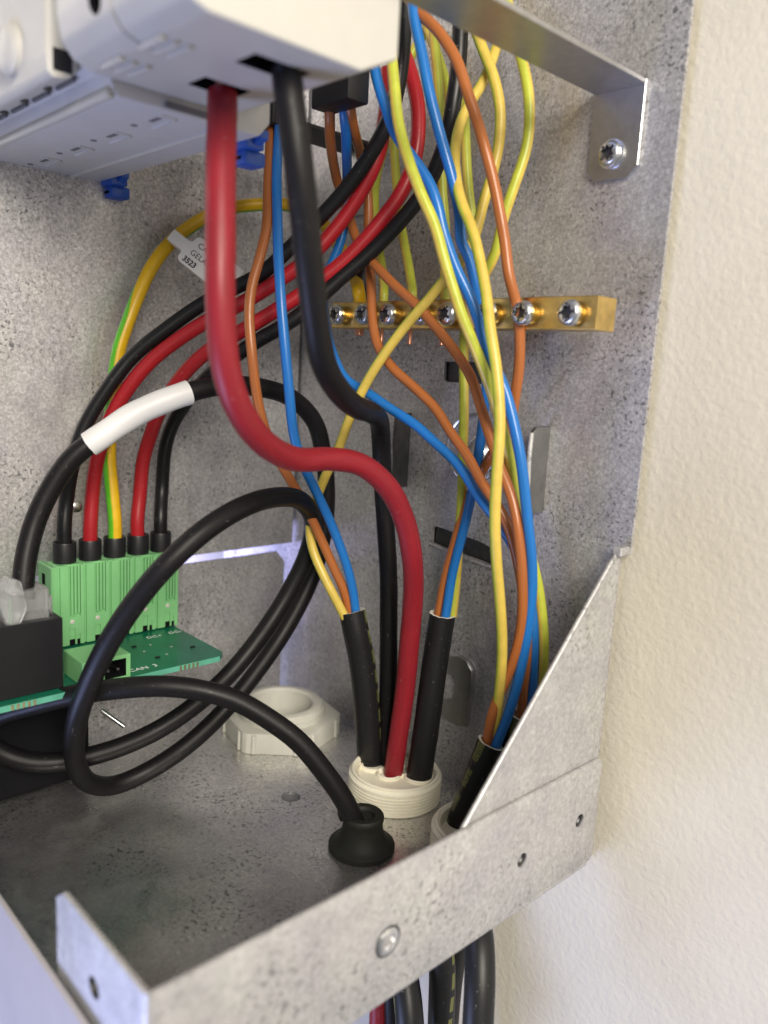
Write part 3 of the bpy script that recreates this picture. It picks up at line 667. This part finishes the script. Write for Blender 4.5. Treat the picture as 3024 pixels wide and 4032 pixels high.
fb = thing('circuit_breaker', 'wide white multi pole breaker at the left edge with blue clips below', 'circuit breaker', 'breakers at top left')
prof = [(-104, 259.5), (-108, 255), (-155, 255), (-157, 256.5), (-157.6, 262), (-161, 263), (-161, 350), (-104, 350)]
body2 = link('body', prism(prof, 'x', -60, 115.6, 0.8, 2), 'grey_plastic', fb, True)
for x in (102, 72.5, 43.5, 15):
    lever = link('release_lever', prism([(x - 7, -133.2), (x + 7, -133.2), (x + 8.5, -134.6), (x + 8.5, -139.5), (x + 7.4, -139.5), (x + 7.2, -135.2), (x + 6.4, -134.6), (x - 7, -134.6)], 'z', 254.4, 255.4, 0.25, 1), 'grey_plastic', fb)
    link('lever_notch', box(x - 1, x + 5, -138.6, -137.2, 254.8, 255.6), 'slot_grey', lever)
    link('pin_hole', lathe([(0, 0), (1.2, 0), (1.0, -0.25), (0, -0.3)], (x - 9.6, -139, 255.05), 'z', 16), 'slot_grey', fb)
link('edge_bead', box(-60, 114, -121.5, -119.8, 254, 255.6, 0.5, 2), 'white_plastic', fb, True)
link('edge_bead', box(-60, 115, -158.2, -155.8, 254.2, 257, 0.8, 2), 'white_plastic', fb, True)
nose = link('nose', prism([(-161.2, 262), (-164, 259.4), (-168.5, 258.6), (-170.2, 260.2), (-170.6, 265), (-170.6, 350), (-161.2, 350)], 'x', -60, 104, 0.7, 2), 'white_plastic', fb, True)
for k in range(4):
    x = 92 - 18.6 * k
    link('vent_slot', box(x - 6.5, x + 6.5, -160.8, -159.6, 260.9, 263.3, 0.2), 'slot_grey', fb)
    link('pin_hole', box(x - 1.2, x + 1.6, -166.2, -164.6, 258.6, 260.4), 'black_plastic', fb)
link('release_slot', box(103.2, 104.3, -168.5, -163.2, 260.8, 266.5), 'black_plastic', fb)
for x in (88, 70):
    link('toggle', lathe([(7.2, 0), (7.2, -1.6), (6.4, -2.6), (4.5, -3.2), (0, -3.4)], (x - 8, -170.4, 270), 'y', 32), 'white_plastic', fb, True)
def clip(x0):
    t = link('mounting_clip', box(x0, x0 + 13, -108, -100.5, 253.2, 258.5, 0.8, 2), 'blue_clip', fb, True)
    link('clip_foot', box(x0 + 2.2, x0 + 10.4, -106.5, -98, 248.6, 253.6, 1.2, 2), 'blue_clip', t, True)
    link('clip_slot', box(x0 + 4, x0 + 8, -106.7, -106.2, 250.4, 251.4), 'void', t)
    link('clip_wing', prism([(x0 - 8, 256.6), (x0 + 1, 253.5), (x0 + 1, 257.5), (x0 - 8, 257.8)], 'y', -105, -102), 'blue_clip', t)
    link('clip_wing', prism([(x0 + 12, 254), (x0 + 17, 256), (x0 + 17, 258.4), (x0 + 12, 258.4)], 'y', -105, -102), 'blue_clip', t)
clip(-4); clip(95)

def wire_connector(x0, x1, z0, z1, label):
    t = thing('wire_connector', label, 'connector', 'black connectors behind the breaker')
    link('housing', box(x0, x1, -69, -59, z0, z1, 0.8, 2), 'black_plastic', t, True)
    return t
wire_connector(90.4, 111.5, 277, 300, 'black plastic connector under the breaker with a blue wire between two brown ones')
wire_connector(47, 66.5, 276.4, 300, 'black plastic connector half hidden behind the thick black cable beside a blue clip')

# ------------------------------------------------------------------ glands and grommet
def gland(c, label, r, h, mat, bore, grp='plastic cable glands in the cabinet floor'):
    t = thing('cable_gland', label, 'cable gland', grp, (c[0], c[1], 1.5))
    p = [(r * .96, 0)]
    z = 0.6
    while z < h - 3.5:
        p += [(r, z), (r, z + 0.7), (r - 0.5, z + 0.95), (r - 0.5, z + 1.15)]
        z += 1.4
    p += [(r, h - 3.4), (r, h - 2.2), (r - 1.2, h - 1.2), (r - 1.2, h - 0.4), (r - 1.9, h), (bore + 1.2, h), (bore, h - 1.0), (bore, 0)]
    link('threaded_ring', lathe(p, (0, 0, 0), 'z', 64), mat, t, True)
    link('lower_body', lathe([(bore, -1.6), (17.6, -1.6), (17.6, -3), (r, -3), (r, -6), (bore, -6)], (0, 0, 0), 'z', 40), mat, t, True)
    return t
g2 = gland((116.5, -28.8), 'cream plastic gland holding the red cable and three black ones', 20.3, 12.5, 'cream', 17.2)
ins = link('sealing_insert', lathe([(0, 7.2), (16.9, 7.2), (17.1, 9.6), (16.2, 10.2), (15.6, 8.6), (0, 8.4)], (0, 0, 0), 'z', 48), 'cream', g2, True)
for k, (dx, dy, rr) in enumerate(((-15.5, -1, 6.4), (8.5, 7.5, 6.2), (-3, -1.5, 5.2), (-1.5, 5, 4.8))):
    link('seal_lip', lathe([(rr - .8, 8), (rr + .4, 8), (rr + .5, 9.3), (rr - .2, 9.9), (rr - .8, 9.2)], (dx * .82, dy, 0), 'z', 28), 'cream', ins, True)
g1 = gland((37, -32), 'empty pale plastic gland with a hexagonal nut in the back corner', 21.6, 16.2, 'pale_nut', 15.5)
hexp = []
for i in range(6):
    a = math.radians(60 * i + 48)
    for da in (-2.5, 2.5):
        hexp.append((29.6 * math.cos(a + math.radians(da)), 29.6 * math.sin(a + math.radians(da))))
nut = link('hex_nut', prism(hexp, 'z', 0.05, 10.4, 0.5, 2), 'pale_nut', g1, True)
cut(nut, [lathe([(0, -3), (21.0, -3), (21.0, 15), (0, 15)], (0, 0, 0), 'z', 48)])
for i in range(6):
    a = math.radians(60 * i + 48)
    for s_ in (-1, 1):
        aa = a + math.radians(9 * s_)
        link('nut_rib', box(-1.0, 1.0, -1.1, 1.1, 0, 9.4, 0.3), 'pale_nut', nut).matrix_local = Matrix.Translation(Vector((28.4 * math.cos(aa) * 0.985 * S, 28.4 * math.sin(aa) * 0.985 * S, 0.2 * S))) @ Matrix.Rotation(a + math.radians(30 * s_), 4, 'Z')
link('bore_floor', lathe([(0, -4), (15.6, -4), (15.6, -3), (0, -3)], (0, 0, 0), 'z', 40), 'pale_nut', g1)
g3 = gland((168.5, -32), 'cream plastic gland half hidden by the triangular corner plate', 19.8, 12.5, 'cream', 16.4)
link('sealing_insert', lathe([(0, 5.2), (16.2, 5.2), (16.3, 6.6), (0, 6.6)], (0, 0, 0), 'z', 48), 'cream', g3, True)

gm = thing('rubber_grommet', 'black rubber bell grommet around the black cable at the front of the floor', 'grommet', None, (137.5, -66.5, 1.5))
link('bell', lathe([(12.8, 0), (12.9, 0.2), (12.9, 1.9), (12.7, 2.1), (11.3, 2.8), (10.0, 3.9), (8.9, 5.6), (8.1, 7.8), (7.7, 10.2), (7.9, 11.5), (8.1, 12.4), (8.1, 13.6), (7.5, 14.4), (5.0, 14.4), (4.2, 13.4), (4.2, 12.6), (0, 12.4), (0, 0)], (0, 0, 0), 'z', 48), 'rubber', gm, True)
link('lip_lug', prism([(-10.6, -4.2), (-6, -6.6), (-4.0, -3.0), (-6.6, 0.5)], 'z', 10.0, 15.4, 0.8, 2), 'rubber', gm, True)

# ------------------------------------------------------------------ circuit board
pcb = thing('circuit_board', 'green circuit board with black socket and small green header', 'circuit board')
board = link('board', prism([(3, -290), (66, -290), (66, -87), (62.5, -83.5), (3, -83.5)], 'z', 59.6, 61.9), 'pcb', pcb)
link('board_edge', prism([(66.0, -290), (66.25, -290), (66.25, -87), (66.0, -87)], 'z', 59.6, 61.8), 'pcb_edge', board)
for y0 in (-171.5, -106.0):
    for k in range(5):
        link('edge_pad', box(66.2, 66.5, y0 + k * 1.9, y0 + k * 1.9 + 1.0, 59.7, 61.7), 'gold', board)
text_mesh('printed_text', 'DC+', 3.6, 'ink_white', pcb, (30.5, -101.5, 61.9), (0, 1, 0), (-1, 0, 0))
text_mesh('printed_text', 'DC-', 3.6, 'ink_white', pcb, (30.0, -90.5, 61.9), (0, 1, 0), (-1, 0, 0))
text_mesh('printed_text', 'CAN  3', 3.8, 'ink_white', pcb, (61.8, -125.0, 61.9), (0, 1, 0), (-1, 0, 0))
link('dark_mass', box(3, 31, -290, -128, 6, 57, 2.0, 3), 'void', pcb)  # near-black block added to fill the dark space under the board
rs = link('socket', box(26, 62, -290, -151.2, 61.9, 89, 0.4), 'black_plastic', pcb)
cut(rs, [box(44.5, 58.5, -168.5, -153.5, 80, 95)])
hd = link('header', box(48.8, 66.6, -146, -127.0, 61.9, 71.6, 0.35), 'green', pcb)
cut(hd, [box(55, 70, -144, -139, 63.2, 70.2), box(55, 70, -137.5, -129, 63.2, 70.2), box(60, 70, -144, -129, 66.5, 68.2)], 'black_plastic')  # cavity sides blackened to stand for shade inside the header
for y in (-141.4, -135.5, -131.5):
    link('header_pin', box(55, 65, y - 0.5, y + 0.5, 65.2, 66.2), 'zinc', hd)
link('chip', box(38, 45, -112, -102, 61.85, 63.2, 0.2), 'black_plastic', board) if 0 else None
for (x, y) in ((50, -92), (53, -110), (36, -112)):
    link('chip_resistor', box(x, x + 1.2, y, y + 2.0, 61.9, 62.5, 0.1), 'black_plastic', board)
for (x, y) in ((38, -104), (45, -98), (52, -104), (44, -110)):
    link('solder_point', lathe([(0.7, 0), (0.5, 0.25), (0, 0.3)], (x, y, 61.9), 'z', 10), 'zinc', board)

tb = thing('terminal_block', 'tall light green five way terminal plug standing on the circuit board', 'terminal block')
link('rear_shell', box(6, 20.4, -139.2, -136.4, 62.4, 96.6, 0.4), 'green', tb)
link('rear_shell', box(6, 12, -136.6, -82.4, 62.4, 95), 'green', tb)
def pole(y):
    bm = box(10, 20.8, y - 5.45, y + 5.45, 62.2, 97, 0.35)
    for k in range(3):
        yy = y + 0.2 + k * 1.45
        bx(bm, 20.6, 22.0, yy - 0.42, yy + 0.42, 75.4 + k * 0.3, 96.6, 0.12)
    bx(bm, 20.6, 21.9, y - 4.6, y - 1.0, 62.4, 96.9, 0.2)
    bx(bm, 20.6, 22.0, y + 3.9, y + 5.35, 62.4, 96.9, 0.15)
    bx(bm, 20.6, 21.85, y - 1.2, y + 4.2, 62.4, 74.6, 0.25)
    h = link('pole_housing', bm, 'green', tb)
    cut(h, [box(21.2, 23, y - 1.0, y + 1.4, 60, 69.6), box(21.2, 23, y + 2.2, y + 3.6, 60, 67)])
    link('latch_slot', box(21.0, 21.5, y - 1.0, y + 1.4, 62.3, 64.8), 'void', h)
    link('latch_slot', box(21.0, 21.5, y + 2.2, y + 3.6, 62.3, 64.6), 'void', h)
    link('notch_glint', lathe([(0, 0), (1.0, 0), (0.7, 0.25), (0, 0.3)], (21.85, y + 0.2, 72.6), 'x', 14), 'pale_nut', h)  # pale disc painted in for the glint of a reflective notch
    link('entry_funnel', prism([(16.5, y - 2.6), (20.4, y - 2.0), (20.4, y + 2.6), (16.5, y + 2.6)], 'z', 96.9, 97.15), 'void' if 0 else 'green', h)
for k in range(5): pole(-131.5 + 11 * k)
for (y, z) in ((-139.5, 91), (-139.5, 74)):
    link('end_detail', box(11, 13.4, y, y + 0.5, z - 3, z + 1.5), 'void', tb)

# ------------------------------------------------------------------ wires and cables
def path(k): return PATHS[k][1]
def dia(k): return PATHS[k][0]
def core(k, mat, label, parent, face=None, n=18):
    o = link('core_wire', tube(path(k), dia(k), n, 2.0, face=face, wobble=0.9), mat, parent, True)
    o['label'] = label
    return o

CG = 'jacketed three core cables'
for key, lab in (('a', 'black power cable with a dashed line, its bared cores just left of the red cable'),
                 ('b', 'plain black power cable with bared cores just right of the red cable'),
                 ('c', 'black power cable with olive lettering, leaving the front right gland beside the corner plate'),
                 ('d', 'black power cable mostly hidden behind the triangular corner plate')):
    t = thing('power_cable', lab, 'cable', CG)
    link('jacket', tube(path(key + '_jacket'), dia(key + '_jacket'), 28, 2.5, hollow=0.8,
         face={'a': (0.8, 0.5, 0), 'b': (-1, .5, 0), 'c': (-0.15, -1, 0), 'd': (.2, -1, 0)}[key], twist={'a': (lambda L: 0.0 if L < 85 else 0.03 * (L - 85)), 'b': 0.016, 'c': 0.016, 'd': 0}[key]),
         [{'a': 'jacket_a', 'b': 'jacket_a', 'c': 'jacket_c', 'd': 'jacket_c'}[key], 'dustmat'], t, True)
    core(key + '_blue', 'blue', 'blue core wire', t)
    core(key + '_brown', 'brown', 'orange brown core wire', t)
    core(key + '_earth', 'earth', 'yellow and green core wire', t, face={'a': (-.6, -.5, -.6), 'b': (.2, -.7, -.6), 'c': (-.5, -.8, 0), 'd': (.9, -.3, 0)}[key])

o = link('thick_cable', tube(path('red_main'), dia('red_main'), 36, 2.0, wobble=0.8, ripple=0.012), 'red_big', None, True)
_p = Vector(path('red_main')[0])
link('bare_end', tube([_p + Vector((0, 0, -3)), _p + Vector((0.2, 0, 2)), _p + Vector((0.2, -0.5, 10))], 4.6, 16, 1.5), 'copper', o, True)
tag(o, 'thickest red cable, hanging from the breaker in front and bending in an S', 'cable')
o = link('thick_cable', tube(path('black_main'), dia('black_main'), 36, 2.0, wobble=0.6, ripple=0.012), 'black_matt', None, True)
_p = Vector(path('black_main')[0])
link('bare_end', tube([_p + Vector((0, 0, -3)), _p + Vector((0.2, 0, 2)), _p + Vector((0.2, -0.5, 10))], 4.4, 16, 1.5), 'copper', o, True)
tag(o, 'thick black cable from the breaker in front, next to the thickest red one', 'cable')

TG = 'wires into the green terminal block'
for i, (k, mat, lab) in enumerate((('t_black_a', 'black', 'black wire in the leftmost way of the green terminal block'),
                    ('t_red_b', 'red', 'red wire in the second way of the terminal block, left of the yellow wire'),
                    ('t_earth', 'earth_big', 'yellow and green wire in the middle of the terminal block, carrying a white flag'),
                    ('t_red_a', 'red', 'red wire in the fourth way of the terminal block, right of the yellow wire'),
                    ('t_black_b', 'black', 'black wire in the rightmost way of the green terminal block'))):
    o = link('terminal_wire', tube(path(k)[::-1] if k == 't_earth' else path(k), dia(k), 24, 2.0, wobble=0.7, twist=(lambda L: 0.5 - math.pi * max(0.0, min(1.0, (L - 105) / 45))) if k == 't_earth' else 0.0, face=(-.45, -.9, 0) if k == 't_earth' else None), mat, None, True)
    tag(o, lab, 'wire', TG)
    order = ['t_black_a', 't_red_b', 't_earth', 't_red_a', 't_black_b'].index(k)
    y = -131.5 + 11 * order
    link('end_sleeve', lathe([(3.0, 7.5), (3.4, 8.6), (4.5, 8.8), (4.7, 8.2), (4.6, 0.2), (3.0, 0.2)], (15, y, 97), 'z', 32), 'black_plastic', o, True)

rj = link('data_cable', tube(path('rj_cable'), dia('rj_cable'), 28, 2.2), 'black_matt', None, True)
tag(rj, 'looped black cable with a white sleeve and a clear plug at its end', 'cable')
sp = [Vector(p) for p in path('rj_cable')]
C_ = spline(path('rj_cable'), 2.2)
def near(p): return min(range(len(C_)), key=lambda i: (C_[i] - p).length)
i0, i1 = near(sp[6] * .68 + sp[5] * .32), near(sp[8])
link('white_sleeve', tube(C_[i0:i1 + 1], dia('rj_cable') + 1.7, 28, raw=True, ripple=0.03, hollow=0.9), ['sleeve', 'sleeve'], rj, True)
pl = link('plug', box(45.6, 57.6, -168, -154.2, 84, 99.5, 0.6, 2), 'clear', rj, True)
link('latch', prism([(-170, 88), (-166, 88), (-163, 94), (-165, 104), (-169, 106), (-173, 98)], 'x', 55, 61, 0.5, 2), 'clear', pl, True)
link('latch', box(50, 53, -153.4, -151.4, 88, 95, 0.3), 'clear', pl)

# label flag round the terminal block's earth wire
fl_o = Vector((20.6, -84.2, 234.0)); e1 = (Vector((41.9, -65.5, 215.4)) - Vector((20.3, -83.3, 234.3))).normalized()
e2 = Vector((27.8, -75.4, 233.9)) - Vector((20.3, -83.3, 234.3)); e2 = (e2 - e1 * e2.dot(e1)).normalized()
e3 = e1.cross(e2)
lab = thing('cable_label', 'white printed flag label folded over the yellow and green wire', 'label')
def flag_pt(a, b, c): return fl_o + e1 * a + e2 * b + e3 * c
def flag(outline, c0, c1):
    bm = bmesh.new()
    A = [bm.verts.new(flag_pt(a, b, c0)) for a, b in outline]
    B = [bm.verts.new(flag_pt(a, b, c1)) for a, b in outline]
    bm.faces.new(A); bm.faces.new(B[::-1])
    n = len(A)
    for i in range(n): bm.faces.new((A[i], A[(i+1) % n], B[(i+1) % n], B[i]))
    return bm
out = [(-3.2, -2.6), (-3.2, 2.6), (5.2, 2.6), (6.2, 3.4), (6.6, 5.6), (7.6, 6.6), (9.2, 6.9), (31, 6.9), (31, -6.9), (7.0, -6.9), (5.6, -6.3), (5.0, -5.0), (5.0, -3.4), (4.4, -2.6)]
link('flag', flag(out, 0, 0.25), 'paper', lab)
rj_wrap = [Vector(p) for p in path('t_earth')]
link('wrap', tube([flag_pt(0, -2.6, -3.0), flag_pt(0, 2.6, -3.0)], 6.5, 24, raw=True), 'paper', lab, True)
nrm_side = 1 if e3.dot(Vector(CAM_FWD)) < 0 else -1
def ftxt(s_, a, b, size, mat, bold):
    text_mesh('printed_text', s_, size, mat, lab, flag_pt(a, b, 0.28 if nrm_side > 0 else -0.03), e1, e2, 0.03, bold=bold)
ftxt('CA', 9.0, 2.6, 3.5, 'ink_black', 0.0)
ftxt('GELA', 8.2, -1.6, 3.5, 'ink_black', 0.0)
ftxt('3523', 7.2, -5.6, 3.3, 'ink_black', 0.12)

EG = 'earth wires running to the brass bar'
for k, lab_ in (('e1', 'rightmost yellow earth wire going straight down into the top of the brass bar'),
               ('e2', 'yellow earth wire into the brass bar right behind the crossing yellow wire'),
               ('e3', 'yellow earth wire reaching the brass bar beside the fourth screw, behind the red wire'),
               ('e4', 'leftmost yellow earth wire into the brass bar, next to the black lug')):
    o = link('earth_wire', tube(path(k), 4.0, 18, 2.0, face=(.9, -.3, 0), wobble=0.8), 'earth', None, True)
    tag(o, lab_, 'wire', EG)
    if k != 'e1':
        x, y, z = path(k)[-1]
        link('bare_end', tube([(x, y, 203), (x + .2, y, 199), (x + .4, y - .4, 194 + random.random() * 2)], 2.0, 10, 1.0), 'copper', o, True)
o = link('earth_wire', tube(path('e5'), 4.0, 18, 2.0, face=(.9, -.3, 0)), 'earth', None, True)
tag(o, 'short piece of yellow earth wire dipping behind the black wire under the bracket', 'wire')
te = [q for q in bpy.data.objects if q.name.startswith('terminal_wire') and 'yellow' in q['label']][0]
link('ring_lug', lathe([(0, 0), (3.4, 0), (3.8, 2), (3.8, 12), (2.9, 15), (0, 15)], (67.1, -19, 212.5), 'z', 24), 'black_plastic', te, True)
link('bare_end', tube([(67.1, -19, 203), (67.3, -19.2, 198.6)], 4.0, 12, 1.0), 'copper', te, True)

# ------------------------------------------------------------------ small things
o = link('metal_pin', tube([(45.3, -129.2, 41), (52.6, -123.0, 35.0)], 1.9, 14, 2), 'zinc', None, True)
tag(o, 'small bright metal pin lying under the circuit board beside the black loop', 'pin')
bm = bmesh.new()
for _ in range(260):
    a, rr = random.random() * 6.28, abs(random.gauss(0, 1))
    p = Vector((134 + rr * 7 * math.cos(a) * 0.8, -9 + rr * 5.5 * math.sin(a), 1.5))
    if p.y > -1.2 or (p.x - 116.5) ** 2 + (p.y + 28.8) ** 2 < 20.8 ** 2: continue
    s_ = 0.15 + random.random() * 0.45
    vs = [bm.verts.new(p + Vector(v) * s_) for v in ((1, 0, 0), (-.5, .87, 0), (-.5, -.87, 0), (.1, .1, 1.1))]
    for f in ((0, 1, 3), (1, 2, 3), (2, 0, 3), (0, 2, 1)): bm.faces.new([vs[i] for i in f])
o = link('drilling_dust', bm, 'dustmat')
o['kind'] = 'stuff'
